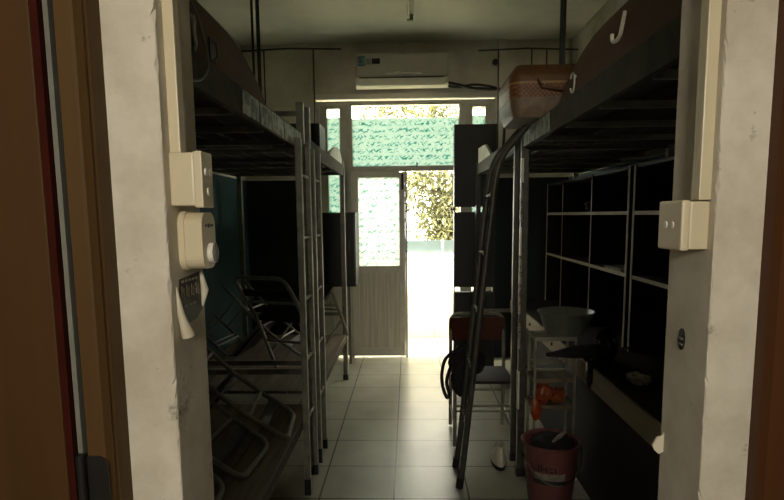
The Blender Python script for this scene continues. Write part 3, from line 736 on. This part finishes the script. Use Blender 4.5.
# ------------------------------------------------------------------ desk and bookcases on the right wall
dk = thing('desk', 'long worn wooden desk along the right wall under the bunks', 'desk', (1.25, 3.1, 0))
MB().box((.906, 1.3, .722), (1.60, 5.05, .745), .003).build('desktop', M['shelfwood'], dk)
MB().box((.893, 1.3, .640), (.905, 5.05, .745)).build('apron', M['desklit'], dk)  # paler than the dark desktop: light on this face put into the colour
MB().box((.95, 1.34, .0), (.965, 5.0, .722)).build('front_panel', M['shelfwood'], dk)  # added unseen dark panel, blocks the lit floor under the desk
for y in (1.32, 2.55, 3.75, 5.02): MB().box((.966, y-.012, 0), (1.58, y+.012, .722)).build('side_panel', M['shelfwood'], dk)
MB().tube([(.894,3.55,.69),(.883,3.55,.69)], .01, 10).build('knob', M['black'], dk, True)
MB().tube([(.894,4.2,.69),(.883,4.2,.69)], .01, 10).build('knob', M['black'], dk, True)
def bookcase(label, y0, y1, divs):
    t = thing('bookcase', label, 'bookcase', (1.4, (y0+y1)/2, .745), 'bookcases on the long desk')
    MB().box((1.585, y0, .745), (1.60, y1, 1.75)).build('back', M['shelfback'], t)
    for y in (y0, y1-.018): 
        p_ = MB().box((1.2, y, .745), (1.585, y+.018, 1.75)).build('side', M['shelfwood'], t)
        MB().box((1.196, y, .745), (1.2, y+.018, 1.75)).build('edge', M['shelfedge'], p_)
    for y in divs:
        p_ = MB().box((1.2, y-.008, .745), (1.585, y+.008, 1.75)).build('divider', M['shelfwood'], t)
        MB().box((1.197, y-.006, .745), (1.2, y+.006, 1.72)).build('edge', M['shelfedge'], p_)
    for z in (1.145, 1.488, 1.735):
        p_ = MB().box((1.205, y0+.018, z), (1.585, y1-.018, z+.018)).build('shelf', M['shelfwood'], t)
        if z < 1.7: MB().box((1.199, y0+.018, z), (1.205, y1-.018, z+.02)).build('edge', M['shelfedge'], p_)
    return t
bookcase('far wooden bookcase of open compartments on the desk, nearer the balcony', 3.19, 5.05, (3.84, 4.55))
bookcase('near wooden bookcase on the desk, partly hidden by the right doorway edge', 1.5, 3.13, (2.3,))
def bookthing(name, c, r, m, label, cat, seed, amp=.25):
    return tag(MB().blob(c, r, seed, amp).build(name, m, None, True), label, cat)
bookthing('crumpled_cloth', (1.02,2.52,.768), (.05,.07,.02), M['bagwhite'], 'crumpled off-white cloth on the desk near the right doorway', 'cloth', 4, .5)
bookthing('cloth_pile', (1.36,4.15,1.55), (.10,.12,.055), M['shelfwood'], 'dark bundle on the upper shelf of the far bookcase', 'cloth', 9, .3)
tag(MB().box((1.21, 3.3, 1.163), (1.40, 3.58, 1.178)).build('notebook', M['bagwhite']), 'flat pale notebook on the middle shelf of the far bookcase', 'book')
pb = thing('plastic_bag', 'glossy black plastic bag with white markings on the desk edge', 'plastic bag', (1.0, 2.88, .745))
MB().blob((1.0,2.90,.83), (.05,.08,.085), 7, .3).build('body', M['blackbag'], pb, True)
MB().blob((.892,2.80,.71), (.014,.05,.075), 8, .25).build('flap', M['blackbag'], pb, True)
um = thing('umbrella', 'folded black umbrella lying on the desk, its tip over the rack', 'umbrella', (.95, 2.99, .745))
MB().tube([(.705,2.93,.775),(.76,2.93,.778),(.85,2.94,.785),(.98,2.97,.79),(1.08,2.995,.79)], [.010,.018,.034,.042,.03], 12).build('canopy', M['blackcloth'], um, True)
MB().tube([(1.07,2.99,.79),(1.28,3.05,.785)], .007, 8).build('shaft', M['steeldark'], um, True)
MB().tube([(1.28,3.05,.785),(1.36,3.07,.78)], .014, 10).build('handle', M['black'], um, True)

# wash rack, basin, bags, bucket
rk = thing('wash_rack', 'thin metal rack with trays beside the right bed post, holding the basin', 'rack', (.78, 3.06, 0))
RX0, RX1, RY0, RY1 = .665, .875, 2.99, 3.15
for x, y in ((RX0,RY0),(RX1,RY0),(RX0,RY1),(RX1,RY1)): MB().tube([(x,y,0),(x,y,.853)], .008, 8).build('pole', M['steel'], rk, True)
for z in (.845, .62, .475, .12):
    q = MB().box((RX0-.0, RY0, z-.006), (RX1+.0, RY1, z+.002))
    for a, b in (((RX0,RY0,z),(RX1,RY0,z)),((RX0,RY1,z),(RX1,RY1,z)),((RX0,RY0,z),(RX0,RY1,z)),((RX1,RY0,z),(RX1,RY1,z))): q.bar(a, b, .012, .022)
    q.build('tray', M['plank'] if z < .8 else M['steel'], rk)
ba = MB().lathe([(.095,.0),(.105,.004),(.135,.105),(.148,.118),(.151,.124),(.147,.126),(.132,.112),(.10,.012),(.03,.010)], (.84,3.07,.8555), 36, True)
tag(ba.build('basin', M['basin'], None, True), 'grey-green plastic wash basin on top of the metal rack', 'basin')
ob = thing('plastic_bag', 'orange-red plastic bag on the rack tray below the basin', 'plastic bag', (.74, 3.06, .479))
MB().blob((.72,3.045,.537), (.052,.055,.055), 2, .35).blob((.80,3.06,.52), (.045,.05,.04), 6, .35).build('body', M['orange'], ob, True)
MB().blob((.67,2.968,.47), (.03,.016,.06), 6, .3).build('handle', M['orange'], ob, True)
bk = thing('bucket', 'pink plastic bucket filled with dark things under the right bunk', 'bucket', (.715, 2.82, 0))
MB().lathe([(.10,0),(.104,.004),(.137,.345),(.147,.35),(.150,.362),(.146,.367),(.134,.36),(.103,.02),(.02,.018)], (.715,2.82,0), 36, True).build('body', M['pink'], bk, True)
lb = MB(); A = []
for i in range(13):
    a = math.radians(-128 + i*7.2); A.append(a)
for z0, z1, r0, r1, mt in ((.19,.225,.1225,.126,'black'),(.225,.29,.126,.1325,'pink')):
    pass
def patch(a0, a1, z0, z1, off=.0016, n=10):
    m = MB(); r_ = lambda z: .104 + (z-.004)*(.033/.341) + off
    P_ = [[m.bm.verts.new((.715+r_(z)*math.cos(a0+(a1-a0)*i/n), 2.82+r_(z)*math.sin(a0+(a1-a0)*i/n), z)) for i in range(n+1)] for z in (z0, z1)]
    for i in range(n): m.bm.faces.new((P_[0][i], P_[0][i+1], P_[1][i+1], P_[1][i]))
    return m
D = math.radians
pa = patch(D(-140), D(-70), .195, .232).build('label', M['bagwhite'], bk)
patch(D(-145), D(-65), .172, .196, .003).build('band', M['black'], bk)
for a0, a1, z0, z1 in ((-131,-127,.238,.275),(-124,-121,.238,.275),(-121,-113,.252,.26),(-113,-110,.238,.27),(-106,-98,.24,.247),(-106,-98,.26,.267),(-95,-92,.238,.265)):
    patch(D(a0), D(a1), z0, z1, .0022, 3).build('print', M['black'], pa)
MB().tube([(.715+.15*math.cos(a)*1.0, 2.82-.10*math.sin(a)-.05*abs(math.sin(a)), .345-.16*math.sin(a)) for a in [i*PI/16 for i in range(17)]], .004, 8).build('handle', M['steeldark'], bk, True)
tag(MB().blob((.725,2.83,.335), (.105,.10,.05), 5, .4).build('cloth_bundle', M['blackcloth'], None, True), 'black cloth bundle stuffed in the top of the pink bucket', 'cloth')
tag(MB().tube([(.71,2.76,.375),(.75,2.80,.385),(.79,2.84,.395)], [.006,.012,.008], 10).build('brush', M['lampmetal'], None, True), 'pale brush handle sticking out of the pink bucket', 'brush')

# woven basket on the upper right bunk
bs = thing('woven_basket', 'large brown woven case with patterned band on the right upper bunk, overhanging the rail', 'basket', (.70, 2.95, 1.95))
def rbox(z0, z1, grow0, grow1, name, m, bulge=0):
    mb = MB(); rings = []
    K = 6
    for i in range(K+1):
        t = i/K; z = z0+(z1-z0)*t; g = grow0+(grow1-grow0)*t + bulge*math.sin(t*PI)
        ring = []
        for cx_, cy_, a0 in ((.97,3.10,0),(.54,3.10,PI/2),(.54,2.82,PI),(.97,2.82,1.5*PI)):
            for j in range(7):
                a = a0 + j*PI/2/6
                ring.append(mb.bm.verts.new((cx_+(.06+g)*math.cos(a), cy_+(.06+g)*math.sin(a), z)))
        rings.append(ring)
    n = len(rings[0])
    for A, B in zip(rings, rings[1:]):
        for j in range(n): mb.bm.faces.new((A[j], A[(j+1)%n], B[(j+1)%n], B[j]))
    mb.bm.faces.new(rings[0][::-1]); mb.bm.faces.new(rings[-1])
    return mb.build(name, m, bs, True)
rbox(1.9465, 2.035, -.022, .0, 'base', M['basketbody'], .006)
rbox(2.035, 2.095, .003, .004, 'band', M['basketband'])
rbox(2.095, 2.105, .006, .006, 'stripe', M['basketstripe'])
rbox(2.105, 2.185, .004, -.03, 'lid', M['basketlid'], .012)
MB().tube([(.60,2.752,2.11),(.61,2.725,2.075),(.70,2.718,2.06),(.79,2.725,2.075),(.80,2.752,2.11)], .008, 8).build('handle', M['basketlid'], bs, True)

# hooks and handle on the guard boards
def jhook(name, label, x, y, z, s, m, h=.065, w=.035):
    pts = [(x-s*.003, y, z+h), (x-s*.012, y, z+.02)] + [(x-s*.012, y-(w/2)*(1-math.cos(a)), z+.02-.02*math.sin(a)) for a in [i*PI/8 for i in range(1,9)]] + [(x-s*.012, y-w, z+.03)]
    return tag(MB().tube(pts, .006, 8).build(name, m, None, True), label, 'hook')
GX = .632-.006
jhook('hook', 'white plastic hook on the brown guard board of the nearer right bunk', GX, 1.745, 2.0, 1, M['white'], .07, -.075)
ring = [(GX-.014, 2.23+.028*math.cos(a), 1.98+.035*math.sin(a)) for a in [.6+i*5.2/14 for i in range(15)]]
tag(MB().tube(ring, .0035, 8).tube([(GX+.001,2.23,2.0),(GX-.014,2.23,2.015)], .004, 6).build('hook', M['panelgrey'], None, True), 'pale ring hook at the curved end of the right guard board', 'hook')
GL = -(.585-.006)
tag(MB().tube(smooth([(GL, 1.60, 2.035), (GL+.014, 1.58, 2.015), (GL+.016, 1.575, 1.985), (GL+.014, 1.59, 1.96), (GL+.003, 1.61, 1.95)]), .005, 8).build('hook', M['panelgrey'], None, True), 'pale hook on the brown guard board of the nearer left bunk', 'hook')
hd = thing('grab_handle', 'small black grab handle on the brown guard board of the nearer left bunk', 'handle', (GL, 1.76, 1.985))
MB().box((GL, 1.735, 1.955), (GL+.004, 1.785, 2.02), .001).build('plate', M['black'], hd)
MB().tube([(GL+.004,1.75,2.012),(GL+.016,1.755,2.005),(GL+.016,1.768,1.972),(GL+.004,1.772,1.963)], .005, 8).build('grip', M['steel'], hd, True)
tag(MB().tube(smooth([(GL+.006,1.50,2.10),(GL+.008,1.62,2.05),(GL+.01,1.68,1.98),(GL+.022,1.66,1.92),(GL+.022,1.60,1.87),(GL+.02,1.50,1.845)]), .004, 6).build('cable', M['cable'], None, True), 'thin pale cable looping over the brown board of the nearer left bunk', 'cable')

# ------------------------------------------------------------------ light
w = bpy.data.worlds.new('sky'); S.world = w; w.use_nodes = True
bgn = w.node_tree.nodes['Background']; bgn.inputs[0].default_value = (1, .97, .84, 1); bgn.inputs[1].default_value = 10.0
def area(name, loc, rot, size, power, col):
    l = bpy.data.lights.new(name, 'AREA'); l.size = size[0]; l.shape = 'RECTANGLE'; l.size_y = size[1]; l.energy = power; l.color = col
    o = bpy.data.objects.new(name, l); COL.objects.link(o); o.location = loc; o.rotation_euler = rot; return o
area('corridor_lamp', (-.12, -1.7, 2.0), (math.radians(82), 0, math.radians(6)), (.4, .4), 29, (1, .90, .74))
sun = bpy.data.lights.new('sun', 'SUN'); sun.energy = 60; sun.angle = .03; sun.color = (1, .95, .8)
so_ = bpy.data.objects.new('sun', sun); COL.objects.link(so_); so_.rotation_euler = (math.radians(19), math.radians(-6), 0)

# ------------------------------------------------------------------ camera
f_, cyy, pi_, ya, ro, H = 575.025, 286.511, .122946, .0295299, .010479552, 1.497912
fwd = Vector((-math.sin(ya)*math.cos(pi_), math.cos(ya)*math.cos(pi_), -math.sin(pi_)))
right = Vector((math.cos(ya), math.sin(ya), 0)); up_ = right.cross(fwd)
c, s = math.cos(ro), math.sin(ro)
r2_ = c*right - s*up_; u2_ = s*right + c*up_
cam = bpy.data.cameras.new('camera'); co = bpy.data.objects.new('camera', cam); COL.objects.link(co)
mw = Matrix((r2_, u2_, -fwd)).transposed().to_4x4(); mw.translation = (0, 0, H); co.matrix_world = mw
cam.sensor_width = 36; cam.lens = f_*36/784; cam.shift_y = (cyy-250)/784; cam.clip_start = .02
S.camera = co
S.view_settings.view_transform = 'Standard'; S.view_settings.look = 'None'; S.view_settings.gamma = 1
S.view_settings.use_curve_mapping = False; S.view_settings.exposure = .42
